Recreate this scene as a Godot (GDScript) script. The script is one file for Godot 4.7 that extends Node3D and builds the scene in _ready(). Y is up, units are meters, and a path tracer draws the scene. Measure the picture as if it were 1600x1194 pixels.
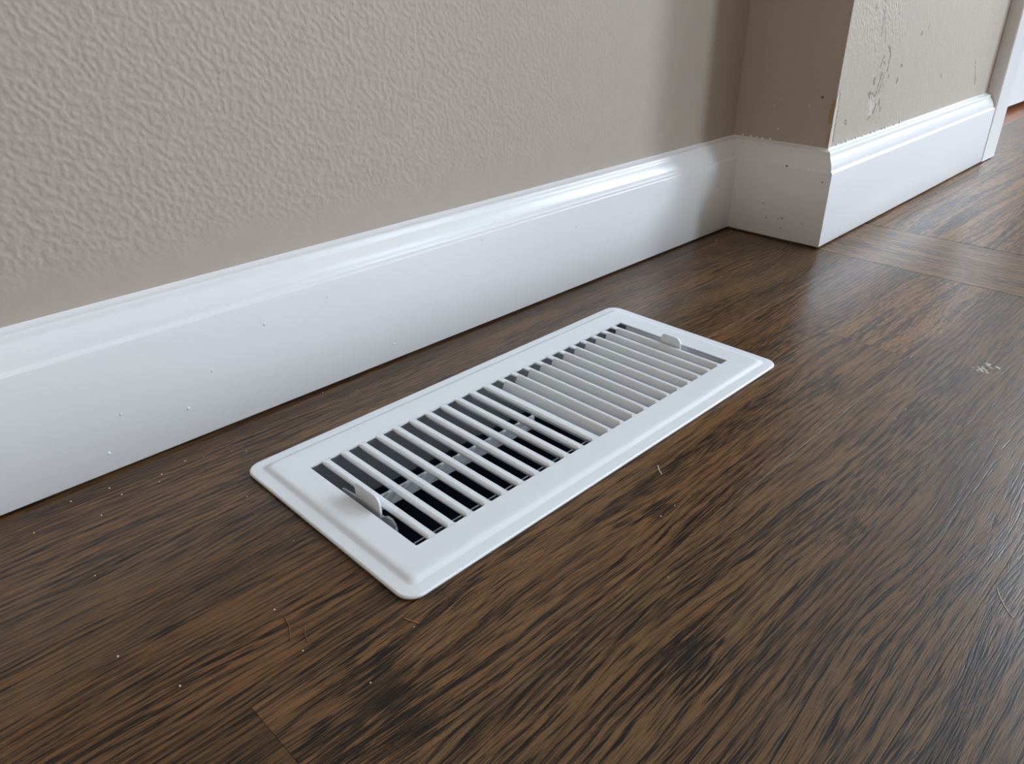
extends Node3D

# ---------------------------------------------------------------- sizes in metres
# x runs along the wall to the right, y up, z from the wall into the room.
# The register's far left corner is the origin.
const WALL_Z := -0.0574          # main wall face
const BOARD_T := 0.0133          # baseboard thickness
const BOARD_H := 0.082
const CORNER_X := 0.5345         # wall face that juts out
const BUMP_Z := 0.0322           # face of the wall that juts out, at its corner
const BUMP_SLOPE := -0.0198      # that wall is slightly out of parallel
const CASING_X := 0.975
const CEIL_Y := 2.4
const ROOM_L := -2.9  # left wall, out of view, set close to bounce light into the shade
const ROOM_R := 3.0
const ROOM_F := 3.2
const REG_L := 0.292
const REG_W := 0.1318
const FACE_Y := 0.0034

var m_wall: StandardMaterial3D
var m_wall_plain: StandardMaterial3D
var m_wall_scuffed: StandardMaterial3D
var m_trim: StandardMaterial3D
var m_enamel: StandardMaterial3D
var m_steel: StandardMaterial3D
var m_wood_near: StandardMaterial3D
var m_wood_far: StandardMaterial3D
var m_ceiling: StandardMaterial3D
var m_sub: StandardMaterial3D


func _ready() -> void:
	set_view()
	set_light()
	make_materials()
	build_room()
	build_floor()
	build_baseboards()
	build_door()
	build_duct()
	build_register()
	build_chips()
	build_litter()


# ---------------------------------------------------------------- view and light
func set_view() -> void:
	var cam := Camera3D.new()
	cam.name = "camera"
	cam.position = Vector3(-0.1306, 0.2217, 0.3216)
	cam.rotation_order = EULER_ORDER_YXZ
	cam.rotation_degrees = Vector3(-28.2277, -44.7453, -0.3675)
	cam.fov = 52.3186
	cam.near = 0.01
	cam.far = 60.0
	add_child(cam)
	cam.current = true


func set_light() -> void:
	var e := Environment.new()
	e.background_mode = Environment.BG_SKY
	var sky := Sky.new()
	var sm := ProceduralSkyMaterial.new()
	sm.sky_top_color = Color(0.62, 0.74, 0.92)
	sm.sky_horizon_color = Color(0.86, 0.90, 0.96)
	sm.ground_bottom_color = Color(0.30, 0.30, 0.28)
	sm.ground_horizon_color = Color(0.70, 0.72, 0.72)
	sky.sky_material = sm
	e.sky = sky
	e.tonemap_mode = Environment.TONE_MAPPER_LINEAR
	e.tonemap_exposure = 0.83
	e.sdfgi_enabled = true
	e.ssao_enabled = true
	e.ssil_enabled = true
	var w := WorldEnvironment.new()
	w.name = "environment"
	w.environment = e
	add_child(w)
	# three unseen windows, out of view, placed to light the wall corner and floor: two in the right wall, one in the front wall
	window_unit("window_1", Vector3(ROOM_R, 1.30, 1.78), -PI / 2, 0.46, 1.30, 15.5, "unseen narrow white sash window in the right wall, farther from the door, placed to cast the longer shadow edge of the corner")
	window_unit("window_2", Vector3(2.45, 1.30, ROOM_F), PI, 0.52, 1.30, 10.2, "unseen narrow white sash window in the wall behind the camera, placed to cast the shorter shadow edge of the corner")
	window_unit("window_3", Vector3(ROOM_R, 1.30, 0.50), -PI / 2, 0.50, 1.30, 7.6, "unseen narrow white sash window in the right wall, nearest the door wall, placed to give the floor its sheen")  # out of view, placed to give the right of the floor its sheen
	window_unit("window_4", Vector3(ROOM_L, 1.10, 1.45), PI / 2, 0.90, 1.40, 1.3, "unseen wide white window with a cream glow in the left wall, out of view, placed to lift the shaded sides", Color(1.0, 0.90, 0.78), 0.35)  # out of view, placed to lift the shaded sides that face left


# A window: frame, sashes, a pane that glows with daylight, and an area light of its size in front of it.
func window_unit(called: String, at: Vector3, turn: float, w: float, h: float, power: float, label: String, tint := Color(0.885, 0.942, 1.0), shine := 2.0) -> void:
	var o := Node3D.new()
	o.name = called
	add_child(o)
	o.position = at
	o.rotation.y = turn
	o.set_meta("label", label)
	o.set_meta("category", "window")
	o.set_meta("kind", "structure")
	var white := mat(Color(0.88, 0.88, 0.87), 0.4)
	var glow := mat(Color(0.1, 0.1, 0.1), 0.2)
	glow.emission_enabled = true
	glow.emission = tint
	glow.emission_energy_multiplier = shine
	# local axes: z points into the room
	var f := begin()
	box(f, Vector3(-w / 2 - 0.09, -h / 2 - 0.09, 0.0), Vector3(-w / 2, h / 2 + 0.09, 0.018))
	box(f, Vector3(w / 2, -h / 2 - 0.09, 0.0), Vector3(w / 2 + 0.09, h / 2 + 0.09, 0.018))
	box(f, Vector3(-w / 2, h / 2, 0.0), Vector3(w / 2, h / 2 + 0.09, 0.018))
	box(f, Vector3(-w / 2, -h / 2 - 0.09, 0.0), Vector3(w / 2, -h / 2, 0.03))
	part("window_frame", f, white, o)
	var s := begin()
	box(s, Vector3(-w / 2, -0.02, -0.06), Vector3(w / 2, 0.02, -0.03))
	for k in [-1.0, 1.0]:
		box(s, Vector3(k * w / 2 - 0.03, -h / 2, -0.06), Vector3(k * w / 2 + 0.03, h / 2, -0.03))
	part("sash", s, white, o)
	var p := begin()
	box(p, Vector3(-w / 2, -h / 2, -0.075), Vector3(w / 2, h / 2, -0.070))
	part("pane", p, glow, o)
	var l := AreaLight3D.new()
	l.name = called + "_daylight"
	l.area_size = Vector2(w, h)
	l.area_normalize_energy = false
	l.light_energy = power
	l.light_color = tint
	l.shadow_enabled = true
	l.area_range = 14.0
	l.area_attenuation = 2.0
	o.add_child(l)
	l.position = Vector3(0, 0, 0.035)
	l.rotation.y = PI


# ---------------------------------------------------------------- mesh helpers
func begin() -> SurfaceTool:
	var st := SurfaceTool.new()
	st.begin(Mesh.PRIMITIVE_TRIANGLES)
	return st


# One triangle that faces n (front faces run clockwise); each corner may bring its own normal and uv.
func tri(st: SurfaceTool, a: Vector3, b: Vector3, c: Vector3, n: Vector3, ns: Array = [], uv: Array = []) -> void:
	var p := [a, b, c]
	var order := [0, 1, 2]
	if (b - a).cross(c - a).dot(n) > 0.0:
		order = [0, 2, 1]
	for i in order:
		st.set_normal(ns[i] if ns.size() == 3 else n)
		st.set_uv(uv[i] if uv.size() == 3 else Vector2(p[i].x + p[i].z, p[i].y + p[i].z))
		st.add_vertex(p[i])


func quad(st: SurfaceTool, a: Vector3, b: Vector3, c: Vector3, d: Vector3, n: Vector3, ns: Array = [], uv: Array = []) -> void:
	if ns.size() == 4 and uv.size() == 4:
		tri(st, a, b, c, n, [ns[0], ns[1], ns[2]], [uv[0], uv[1], uv[2]])
		tri(st, a, c, d, n, [ns[0], ns[2], ns[3]], [uv[0], uv[2], uv[3]])
	elif ns.size() == 4:
		tri(st, a, b, c, n, [ns[0], ns[1], ns[2]])
		tri(st, a, c, d, n, [ns[0], ns[2], ns[3]])
	elif uv.size() == 4:
		tri(st, a, b, c, n, [], [uv[0], uv[1], uv[2]])
		tri(st, a, c, d, n, [], [uv[0], uv[2], uv[3]])
	else:
		tri(st, a, b, c, n)
		tri(st, a, c, d, n)


func box(st: SurfaceTool, lo: Vector3, hi: Vector3) -> void:
	var v := func(i: int, j: int, k: int) -> Vector3:
		return Vector3(hi.x if i else lo.x, hi.y if j else lo.y, hi.z if k else lo.z)
	for s in [0, 1]:
		var f := 1.0 if s else -1.0
		quad(st, v.call(s, 0, 0), v.call(s, 1, 0), v.call(s, 1, 1), v.call(s, 0, 1), Vector3(f, 0, 0))
		quad(st, v.call(0, s, 0), v.call(1, s, 0), v.call(1, s, 1), v.call(0, s, 1), Vector3(0, f, 0))
		quad(st, v.call(0, 0, s), v.call(1, 0, s), v.call(1, 1, s), v.call(0, 1, s), Vector3(0, 0, f))


func part(called: String, st: SurfaceTool, m: Material, parent: Node3D = null) -> MeshInstance3D:
	st.generate_tangents()
	return hang(called, st.commit(), m, parent)


func hang(called: String, mesh: Mesh, m: Material, parent: Node3D = null) -> MeshInstance3D:
	var o := MeshInstance3D.new()
	o.name = called
	o.mesh = mesh
	if m:
		o.material_override = m
	o.cast_shadow = GeometryInstance3D.SHADOW_CASTING_SETTING_ON
	if parent:
		parent.add_child(o, true)
	else:
		add_child(o, true)
	return o


func tag(o: Node, label: String, category: String, kind := "", group := "") -> void:
	o.set_meta("label", label)
	o.set_meta("category", category)
	if kind:
		o.set_meta("kind", kind)
	if group:
		o.set_meta("group", group)


func mat(c: Color, rough: float, metal := 0.0) -> StandardMaterial3D:
	var m := StandardMaterial3D.new()
	m.albedo_color = c
	m.roughness = rough
	m.metallic = metal
	return m


# A polygon moved inwards by d at each corner (the polygon may be concave; any winding).
func inset(poly: PackedVector2Array, d: float) -> PackedVector2Array:
	var out := PackedVector2Array()
	var n := poly.size()
	var s := -1.0 if Geometry2D.is_polygon_clockwise(poly) else 1.0
	for i in n:
		var a := poly[(i + n - 1) % n]
		var b := poly[i]
		var c := poly[(i + 1) % n]
		var u := (b - a).normalized()
		var v := (c - b).normalized()
		var nu := Vector2(-u.y, u.x) * s
		var nv := Vector2(-v.y, v.x) * s
		var m := nu + nv
		var k := m.dot(nu)
		out.append(b + m * (d / maxf(k, 0.3)) if k > 0.001 else b + nu * d)
	return out


# A flat piece: outline in x and z, from y0 up to y1, its top edge eased by e. uv_of turns a point of the outline into uv.
func slab(st: SurfaceTool, poly: PackedVector2Array, y0: float, y1: float, e: float, uv_of = null) -> void:
	var top := inset(poly, e)
	var n := poly.size()
	var cw := Geometry2D.is_polygon_clockwise(poly)
	var uv := func(p: Vector2) -> Vector2: return uv_of.call(p) if uv_of != null else p
	var idx := Geometry2D.triangulate_polygon(top)
	for i in range(0, idx.size(), 3):
		var q := [top[idx[i]], top[idx[i + 1]], top[idx[i + 2]]]
		tri(st, Vector3(q[0].x, y1, q[0].y), Vector3(q[1].x, y1, q[1].y), Vector3(q[2].x, y1, q[2].y), Vector3.UP, [], [uv.call(q[0]), uv.call(q[1]), uv.call(q[2])])
		tri(st, Vector3(poly[idx[i]].x, y0, poly[idx[i]].y), Vector3(poly[idx[i + 1]].x, y0, poly[idx[i + 1]].y), Vector3(poly[idx[i + 2]].x, y0, poly[idx[i + 2]].y), Vector3.DOWN, [], [uv.call(q[0]), uv.call(q[1]), uv.call(q[2])])
	for i in n:
		var j := (i + 1) % n
		var d := (poly[j] - poly[i]).normalized()
		var o := Vector2(d.y, -d.x) * (-1.0 if cw else 1.0)
		var side := Vector3(o.x, 0, o.y)
		var ua: Vector2 = uv.call(poly[i])
		var ub: Vector2 = uv.call(poly[j])
		var y2 := y1 - e
		if e > 0.0:
			quad(st, Vector3(poly[i].x, y2, poly[i].y), Vector3(poly[j].x, y2, poly[j].y), Vector3(top[j].x, y1, top[j].y), Vector3(top[i].x, y1, top[i].y), (side + Vector3.UP).normalized(), [], [ua, ub, uv.call(top[j]), uv.call(top[i])])
		quad(st, Vector3(poly[i].x, y0, poly[i].y), Vector3(poly[j].x, y0, poly[j].y), Vector3(poly[j].x, y2, poly[j].y), Vector3(poly[i].x, y2, poly[i].y), side, [], [ua, ub, ub, ua])


func rect(x0: float, z0: float, x1: float, z1: float) -> PackedVector2Array:
	return PackedVector2Array([Vector2(x0, z0), Vector2(x1, z0), Vector2(x1, z1), Vector2(x0, z1)])


func round_rect(x0: float, z0: float, x1: float, z1: float, r: float, steps := 5) -> PackedVector2Array:
	var out := PackedVector2Array()
	var c := [Vector2(x1 - r, z1 - r), Vector2(x0 + r, z1 - r), Vector2(x0 + r, z0 + r), Vector2(x1 - r, z0 + r)]
	for k in 4:
		for i in steps + 1:
			var a := PI / 2 * (k + float(i) / steps)
			out.append(c[k] + Vector2(cos(a), sin(a)) * r)
	return out


# A plate whose outline lies in a plane with axes u and v through o, t thick along u x v.
func plate(st: SurfaceTool, poly: PackedVector2Array, o: Vector3, u: Vector3, v: Vector3, t: float) -> void:
	var w := u.cross(v).normalized()
	var p := func(q: Vector2, h: float) -> Vector3: return o + u * q.x + v * q.y + w * h
	var idx := Geometry2D.triangulate_polygon(poly)
	var cw := Geometry2D.is_polygon_clockwise(poly)
	for i in range(0, idx.size(), 3):
		tri(st, p.call(poly[idx[i]], t / 2), p.call(poly[idx[i + 1]], t / 2), p.call(poly[idx[i + 2]], t / 2), w)
		tri(st, p.call(poly[idx[i]], -t / 2), p.call(poly[idx[i + 1]], -t / 2), p.call(poly[idx[i + 2]], -t / 2), -w)
	for i in poly.size():
		var a := poly[i]
		var b := poly[(i + 1) % poly.size()]
		var d := (b - a).normalized()
		var n2 := Vector2(d.y, -d.x) * (-1.0 if cw else 1.0)
		quad(st, p.call(a, -t / 2), p.call(b, -t / 2), p.call(b, t / 2), p.call(a, t / 2), u * n2.x + v * n2.y)


# A profile (x = out from the wall, y = up) swept from a to b; out is the direction away from the wall.
# cut_a and cut_b: how far an end runs on per metre out from the wall (a mitre).
func sweep(st: SurfaceTool, prof: PackedVector2Array, a: Vector3, b: Vector3, out: Vector3, cut_a: float, cut_b: float) -> void:
	var dir := (b - a).normalized()
	var n := prof.size()
	var seg := []
	var run := PackedFloat32Array([0.0])
	for i in n - 1:
		var d := prof[i + 1] - prof[i]
		seg.append((out * d.y - Vector3.UP * d.x).normalized())
		run.append(run[i] + d.length())
	var pa := func(i: int) -> Vector3: return a + out * prof[i].x + Vector3.UP * prof[i].y - dir * cut_a * prof[i].x
	var pb := func(i: int) -> Vector3: return b + out * prof[i].x + Vector3.UP * prof[i].y + dir * cut_b * prof[i].x
	for i in n - 1:
		var n0: Vector3 = seg[i]
		var n1: Vector3 = seg[i]
		if i > 0 and seg[i - 1].dot(seg[i]) > 0.75:
			n0 = (seg[i - 1] + seg[i]).normalized()
		if i < n - 2 and seg[i + 1].dot(seg[i]) > 0.75:
			n1 = (seg[i + 1] + seg[i]).normalized()
		var q0: Vector3 = pa.call(i)
		var q1: Vector3 = pb.call(i)
		var q2: Vector3 = pb.call(i + 1)
		var q3: Vector3 = pa.call(i + 1)
		quad(st, q0, q1, q2, q3, seg[i], [n0, n0, n1, n1], [Vector2(q0.dot(dir), run[i]), Vector2(q1.dot(dir), run[i]), Vector2(q2.dot(dir), run[i + 1]), Vector2(q3.dot(dir), run[i + 1])])
	# the two ends
	var idx := Geometry2D.triangulate_polygon(prof)
	for i in range(0, idx.size(), 3):
		tri(st, pa.call(idx[i]), pa.call(idx[i + 1]), pa.call(idx[i + 2]), -dir)
		tri(st, pb.call(idx[i]), pb.call(idx[i + 1]), pb.call(idx[i + 2]), dir)


# ---------------------------------------------------------------- computed textures
func noise(seed_: int, octaves := 1, kind := FastNoiseLite.TYPE_SIMPLEX_SMOOTH) -> FastNoiseLite:
	var f := FastNoiseLite.new()
	f.seed = seed_
	f.noise_type = kind
	f.frequency = 1.0
	f.fractal_type = FastNoiseLite.FRACTAL_FBM if octaves > 1 else FastNoiseLite.FRACTAL_NONE
	f.fractal_octaves = octaves
	return f


# Fills a picture row by row on all cores. line(y, colour bytes RGB, heights) writes one row.
func paint(w: int, h: int, line: Callable) -> Array:
	var rgb := []
	var hgt := []
	rgb.resize(h)
	hgt.resize(h)
	var job := func(y: int) -> void:
		var c := PackedByteArray()
		c.resize(w * 3)
		var t := PackedFloat32Array()
		t.resize(w)
		var r: Array = line.call(y, c, t)
		rgb[y] = r[0]
		hgt[y] = r[1]
	var id := WorkerThreadPool.add_group_task(job, h, -1, true)
	WorkerThreadPool.wait_for_group_task_completion(id)
	var cb := PackedByteArray()
	var hb := PackedByteArray()
	for y in h:
		cb.append_array(rgb[y])
		hb.append_array(hgt[y].to_byte_array())
	return [Image.create_from_data(w, h, false, Image.FORMAT_RGB8, cb), Image.create_from_data(w, h, false, Image.FORMAT_RF, hb)]


func as_texture(im: Image) -> ImageTexture:
	im.generate_mipmaps()
	return ImageTexture.create_from_image(im)


func relief(im: Image, strength: float) -> ImageTexture:
	im.bump_map_to_normal_map(strength)
	return as_texture(im)


# Each plank row of an oak atlas: [tone, red shift, zc, bend, apex x, ring spacing, seed]
# zc is the heart line of the board (0..1 over its width, may lie outside), bend how fast its rings run out along it.
const NEAR_ROWS := [
	[1.02, 0.02, 1.8, 0.020, 0.10, 0.0030, 11],
	[0.98, 0.00, -0.9, 0.012, 0.20, 0.0026, 12],
	[1.0, 0.03, 2.2, 0.010, 0.00, 0.0031, 13],
	[1.06, 0.01, 0.35, 0.040, 0.55, 0.0034, 14],
	[1.04, -0.01, 1.35, 0.022, 0.45, 0.0033, 15],
	[0.95, 0.00, -0.4, 0.016, 0.50, 0.0035, 16],
	[0.95, 0.00, 0.2, 0.030, 0.60, 0.0034, 17],
	[0.88, 0.02, 1.6, 0.025, 0.00, 0.0032, 18],  # darker: the weaker light on the left floor is put into this tone
]
const FAR_ROWS := [  # tones raised: sheen on the far floor is partly put into the colour
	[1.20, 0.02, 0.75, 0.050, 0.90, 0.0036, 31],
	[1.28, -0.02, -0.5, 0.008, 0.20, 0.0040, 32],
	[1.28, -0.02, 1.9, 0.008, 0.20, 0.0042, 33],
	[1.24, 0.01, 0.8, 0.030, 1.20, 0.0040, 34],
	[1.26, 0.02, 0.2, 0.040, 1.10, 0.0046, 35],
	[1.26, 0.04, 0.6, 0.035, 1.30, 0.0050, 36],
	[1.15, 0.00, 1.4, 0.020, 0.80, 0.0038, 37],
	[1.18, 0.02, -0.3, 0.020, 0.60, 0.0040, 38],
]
# dark mineral patches in the wood: [row, x, across 0..1, length, width, strength]
const PATCHES := [
	[3, -0.030, 0.42, 0.016, 0.016, 1.0], [3, -0.052, 0.60, 0.012, 0.010, 0.8], [3, -0.036, 0.82, 0.014, 0.007, 0.8],
	[3, 0.120, 0.60, 0.013, 0.007, 1.0], [3, 0.290, 0.62, 0.020, 0.008, 0.8], [3, 0.106, 0.50, 0.02, 0.003, 0.7],
	[2, 0.310, 0.70, 0.018, 0.006, 0.8], [4, 0.056, 0.70, 0.016, 0.009, 1.0], [4, 0.168, 0.86, 0.012, 0.006, 1.0],
	[4, 0.185, 0.76, 0.02, 0.003, 0.9], [4, 0.290, 0.60, 0.025, 0.006, 0.5], [1, -0.072, 0.96, 0.006, 0.003, 0.9],
	[4, 0.345, 0.62, 0.03, 0.010, 0.4], [7, -0.085, 0.35, 0.012, 0.005, 0.9], [7, -0.078, 0.80, 0.010, 0.004, 0.8],
	[5, 0.02, 0.35, 0.02, 0.004, 0.6], [0, 0.40, 0.45, 0.03, 0.004, 0.5],
]


func oak(w: int, h: int, rows: Array, x0: float, length: float, patchy: bool) -> Array:
	var big := noise(101, 2)
	var fine := noise(102)
	var pore := noise(103)
	var ripple := noise(104)
	var tone_n := noise(105, 2)
	var ragged := noise(106, 3)
	var light := Vector3(0.440, 0.326, 0.207)
	var mid := Vector3(0.243, 0.175, 0.116)
	var dark := Vector3(0.080, 0.058, 0.044)
	var per := h / rows.size()
	var line := func(y: int, c: PackedByteArray, t: PackedFloat32Array) -> Array:
		var row := y / per
		var r: Array = rows[row]
		var s := float(r[6]) * 7.31
		var f := (float(y % per) + 0.5) / per
		var z := f * 0.054
		var zc := float(r[2]) * 0.054
		var bend := float(r[3])
		var ring := float(r[5])
		var red := float(r[1])
		for i in w:
			var x := x0 + (i + 0.5) / w * length
			# the growth rings, cut lengthwise
			var warp := 0.0060 * big.get_noise_2d(x * 4.5 + s, z * 20.0) + 0.00035 * ripple.get_noise_2d(x * 30.0 + s, z * 160.0)
			var dz := z - zc + warp
			var dx := x - float(r[4])
			var q := sqrt(dz * dz + 0.00012 + bend * bend * dx * dx * 0.35) + bend * 0.12 * dx
			var g := q / ring
			var ph := g - floorf(g)
			var strength := 0.55 + 0.45 * fine.get_noise_2d(floorf(g) * 3.7 + s, x * 3.0)
			var band := smoothstep(0.30, 0.75, ph) * (1.0 - smoothstep(0.84, 1.0, ph)) * strength
			# pores: short dark strokes along the grain, crowded in the porous band
			var p1 := pore.get_noise_2d(x * 40.0 + s * 3.0, (z + 0.8 * warp) * 1400.0)
			var p2 := fine.get_noise_2d(x * 70.0 - s, (z + 0.8 * warp) * 2900.0)
			var tn := tone_n.get_noise_2d(x * 9.0 - s, z * 55.0)
			var p0 := pore.get_noise_2d(x * 8.0 - s * 2.0, (z + warp) * 330.0)
			var calm := clampf(0.85 - 0.75 * tone_n.get_noise_2d(x * 6.0 + s, z * 36.0 + 9.0), 0.35, 1.25)
			var stroke := smoothstep(-0.25, 0.45, p1)
			var d := band * (0.34 + 0.72 * stroke) + smoothstep(0.10, 0.60, p1) * 0.28 + 0.30 * p2
			d = d * calm + smoothstep(0.22, 0.62, p0) * (0.10 + 0.24 * stroke)
			d += 0.16 + tn * 0.20
			var rough := 0.0
			if patchy:
				for k in PATCHES:
					if int(k[0]) == row:
						var ex := (x - float(k[1])) / float(k[3])
						var ez := (f - float(k[2])) * 0.054 / float(k[4])
						var e := ex * ex + ez * ez
						if e < 4.0:
							var edge := sqrt(e) + 0.85 * ragged.get_noise_2d(x * 70.0, z * 230.0) - 0.50 * p1
							rough = maxf(rough, float(k[5]) * (1.0 - smoothstep(0.35, 1.15, edge)))
			d = clampf(d + rough * (0.26 + 0.22 * stroke), 0.0, 1.0)
			d = clampf((d - 0.36) * 1.4 + 0.36, 0.0, 1.0)
			var col := light.lerp(mid, d * 2.0) if d < 0.5 else mid.lerp(dark, d * 2.0 - 1.0)
			col *= float(r[0]) * (1.0 + 0.10 * tn + 0.06 * p2)
			var hue := 0.5 * big.get_noise_2d(x * 7.0 + 40.0 + s, z * 60.0)
			col.x *= 1.0 + red + 0.07 * hue
			col.z *= 1.0 - red - 0.08 * hue
			c[i * 3] = int(clampf(col.x * 255.0, 0, 255))
			c[i * 3 + 1] = int(clampf(col.y * 255.0, 0, 255))
			c[i * 3 + 2] = int(clampf(col.z * 255.0, 0, 255))
			t[i] = 1.0 - 0.75 * smoothstep(0.05, 0.55, p1) * (0.35 + 0.65 * band) - 0.25 * smoothstep(0.1, 0.7, p2) - 0.25 * band - rough * 0.3 * stroke + 0.8 * tn
		return [c, t]
	return paint(w, h, line)


# Rolled paint on plaster: small plateaus with soft edges. Smooth where it was cut in by brush near the trim and the corner.
func rolled(x: float, y: float, n1: FastNoiseLite, n2: FastNoiseLite) -> float:
	var a := n1.get_noise_2d(x * 235.0 + y * 50.0, y * 200.0)
	var b := n2.get_noise_2d(x * 420.0, y * 420.0)
	return smoothstep(-0.75, 0.85, a + 0.22 * b) * 1.5 + 0.10 * b


func wall_picture() -> Array:
	var n1 := noise(201)
	var n2 := noise(202)
	var n3 := noise(203, 2)
	var w := 2048
	var h := 1024
	var line := func(y: int, c: PackedByteArray, t: PackedFloat32Array) -> Array:
		var yy := 0.0 + (h - 0.5 - y) / h * 0.34
		for i in w:
			var x := -0.14 + (i + 0.5) / w * 0.68
			var near_trim := smoothstep(0.090, 0.112, yy + 0.006 * n3.get_noise_2d(x * 20.0, 3.0))
			var near_corner := 1.0 - smoothstep(0.20, 0.42, x + 0.03 * n3.get_noise_2d(x * 12.0, yy * 12.0))
			var k := near_trim * lerpf(0.16, 1.0, near_corner)
			var v := n3.get_noise_2d(x * 60.0, yy * 60.0)
			t[i] = rolled(x, yy, n1, n2) * k + 0.25 * v + 0.05 * n2.get_noise_2d(x * 700.0, yy * 90.0)
			var g := 1.0 + 0.012 * v
			c[i * 3] = int(175.0 * g)
			c[i * 3 + 1] = int(164.5 * g)
			c[i * 3 + 2] = int(153.0 * g)
		return [c, t]
	return paint(w, h, line)


# Scrapes on the jutting wall: [x, y, x, y, width, depth] in the wall's own metres.
const SCRAPES := [
	[0.5425, 0.0840, 0.5412, 0.1080, 0.0008, 0.8], [0.5412, 0.1080, 0.5398, 0.1250, 0.0007, 0.8], [0.5398, 0.1250, 0.5370, 0.1280, 0.0008, 0.6],
	[0.6335, 0.1500, 0.6344, 0.1335, 0.0011, 1.0], [0.6231, 0.1345, 0.6170, 0.1160, 0.0012, 1.0], [0.6290, 0.1335, 0.6235, 0.1180, 0.0009, 0.9],
	[0.6262, 0.1560, 0.6330, 0.1500, 0.0014, 0.9], [0.6080, 0.1310, 0.6086, 0.1270, 0.0018, 1.0], [0.6185, 0.1350, 0.6230, 0.1290, 0.0010, 0.8],
	[0.6022, 0.1195, 0.6040, 0.1165, 0.0020, 1.0], [0.6050, 0.1190, 0.6120, 0.1180, 0.0012, 0.8], [0.6120, 0.1185, 0.6150, 0.1150, 0.0010, 0.7],
	[0.6290, 0.1110, 0.6310, 0.1060, 0.0013, 0.9], [0.6230, 0.1080, 0.6200, 0.1010, 0.0016, 0.8], [0.6361, 0.1040, 0.6350, 0.1010, 0.0012, 0.8],
	[0.6107, 0.0965, 0.6150, 0.0990, 0.0014, 0.9], [0.6085, 0.1090, 0.6075, 0.1000, 0.0008, 0.6], [0.6640, 0.1260, 0.6628, 0.1232, 0.0020, 1.0],
	[0.6668, 0.1380, 0.6672, 0.1360, 0.0014, 0.9], [0.7019, 0.1630, 0.7017, 0.1618, 0.0020, 0.9], [0.7160, 0.1720, 0.7170, 0.1650, 0.0007, 0.5],
	[0.8932, 0.1240, 0.9133, 0.0980, 0.0009, 0.8], [0.9100, 0.1060, 0.9140, 0.0970, 0.0013, 0.7], [0.5605, 0.1020, 0.5630, 0.0985, 0.0016, 0.9],
	[0.5800, 0.1890, 0.5812, 0.1870, 0.0016, 0.7], [0.5960, 0.1940, 0.6060, 0.1760, 0.0009, 0.6], [0.6000, 0.1850, 0.6040, 0.1650, 0.0010, 0.6],
	[0.6100, 0.1720, 0.6150, 0.1590, 0.0008, 0.6], [0.6200, 0.1480, 0.6150, 0.1400, 0.0012, 0.8], [0.6170, 0.1460, 0.6240, 0.1420, 0.0010, 0.8],
	[0.6330, 0.1250, 0.6300, 0.1180, 0.0008, 0.7], [0.6400, 0.1310, 0.6396, 0.1290, 0.0014, 0.8], [0.7860, 0.1190, 0.7885, 0.1165, 0.0020, 0.5],
]


func scuffed_picture() -> Array:
	var n1 := noise(201)
	var n2 := noise(202)
	var n3 := noise(303, 2)
	var n4 := noise(304, 2)
	var w := 1280
	var h := 512
	var line := func(y: int, c: PackedByteArray, t: PackedFloat32Array) -> Array:
		var yy := (h - 0.5 - y) / h * 0.26
		for i in w:
			var x := 0.53 + (i + 0.5) / w * 0.45
			var jig := 0.0012 * n3.get_noise_2d(x * 300.0, yy * 300.0)
			# old torn paint, ragged ridges down one strip
			var strip := 1.0 - smoothstep(0.010, 0.030, absf(x - 0.604 - (0.19 - yy) * 0.20))
			var torn := strip * smoothstep(0.10, 0.45, n4.get_noise_2d(x * 160.0, yy * 95.0)) * smoothstep(0.085, 0.10, yy)
			var top := smoothstep(0.135, 0.175, yy) * (1.0 - smoothstep(0.03, 0.09, absf(x - 0.60)))
			var hgt := rolled(x, yy, n1, n2) * (0.16 + 0.40 * top) + 0.5 * torn + 0.25 * n3.get_noise_2d(x * 50.0, yy * 50.0)
			var gouge := 0.0
			for k in SCRAPES:
				var a := Vector2(k[0], k[1])
				var b := Vector2(k[2], k[3])
				var p := Vector2(x + jig * 1.5, yy + jig)
				if absf(p.x - a.x) < 0.03:
					var q := Geometry2D.get_closest_point_to_segment(p, a, b)
					# across the wall the photograph is foreshortened: scrapes are wider there than tall
					var dd := Vector2((p.x - q.x) * 0.62, p.y - q.y).length()
					gouge = maxf(gouge, float(k[5]) * (1.0 - smoothstep(float(k[4]) * 0.45, float(k[4]) * 1.0, dd + absf(jig) * 0.2)))
			t[i] = hgt - gouge * 1.6
			var base := Vector3(177, 167, 156) * (1.0 + 0.015 * n3.get_noise_2d(x * 60.0, yy * 60.0))
			# bare patch of filler
			var bare := 1.0 - smoothstep(0.75, 1.0, Vector2((x - 0.612) / 0.0085, (yy - 0.1065) / 0.0085).length() + 0.35 * n4.get_noise_2d(x * 200.0, yy * 200.0))
			base = base.lerp(Vector3(198, 193, 186), 0.8 * bare)
			var crack := strip * (1.0 - smoothstep(0.02, 0.07, absf(n4.get_noise_2d(x * 160.0, yy * 95.0) - 0.24))) * (1.0 - smoothstep(0.145, 0.165, yy)) * smoothstep(0.088, 0.098, yy)
			base = base.lerp(Vector3(120, 110, 100), clampf(0.85 * gouge + 0.6 * crack, 0.0, 0.9))
			c[i * 3] = int(base.x)
			c[i * 3 + 1] = int(base.y)
			c[i * 3 + 2] = int(base.z)
		return [c, t]
	return paint(w, h, line)


func noise_texture(seed_: int, freq: float, bump: float, size := 512) -> NoiseTexture2D:
	var t := NoiseTexture2D.new()
	var f := noise(seed_, 3)
	f.frequency = freq
	t.noise = f
	t.width = size
	t.height = size
	t.seamless = true
	t.as_normal_map = true
	t.bump_strength = bump
	return t


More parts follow.
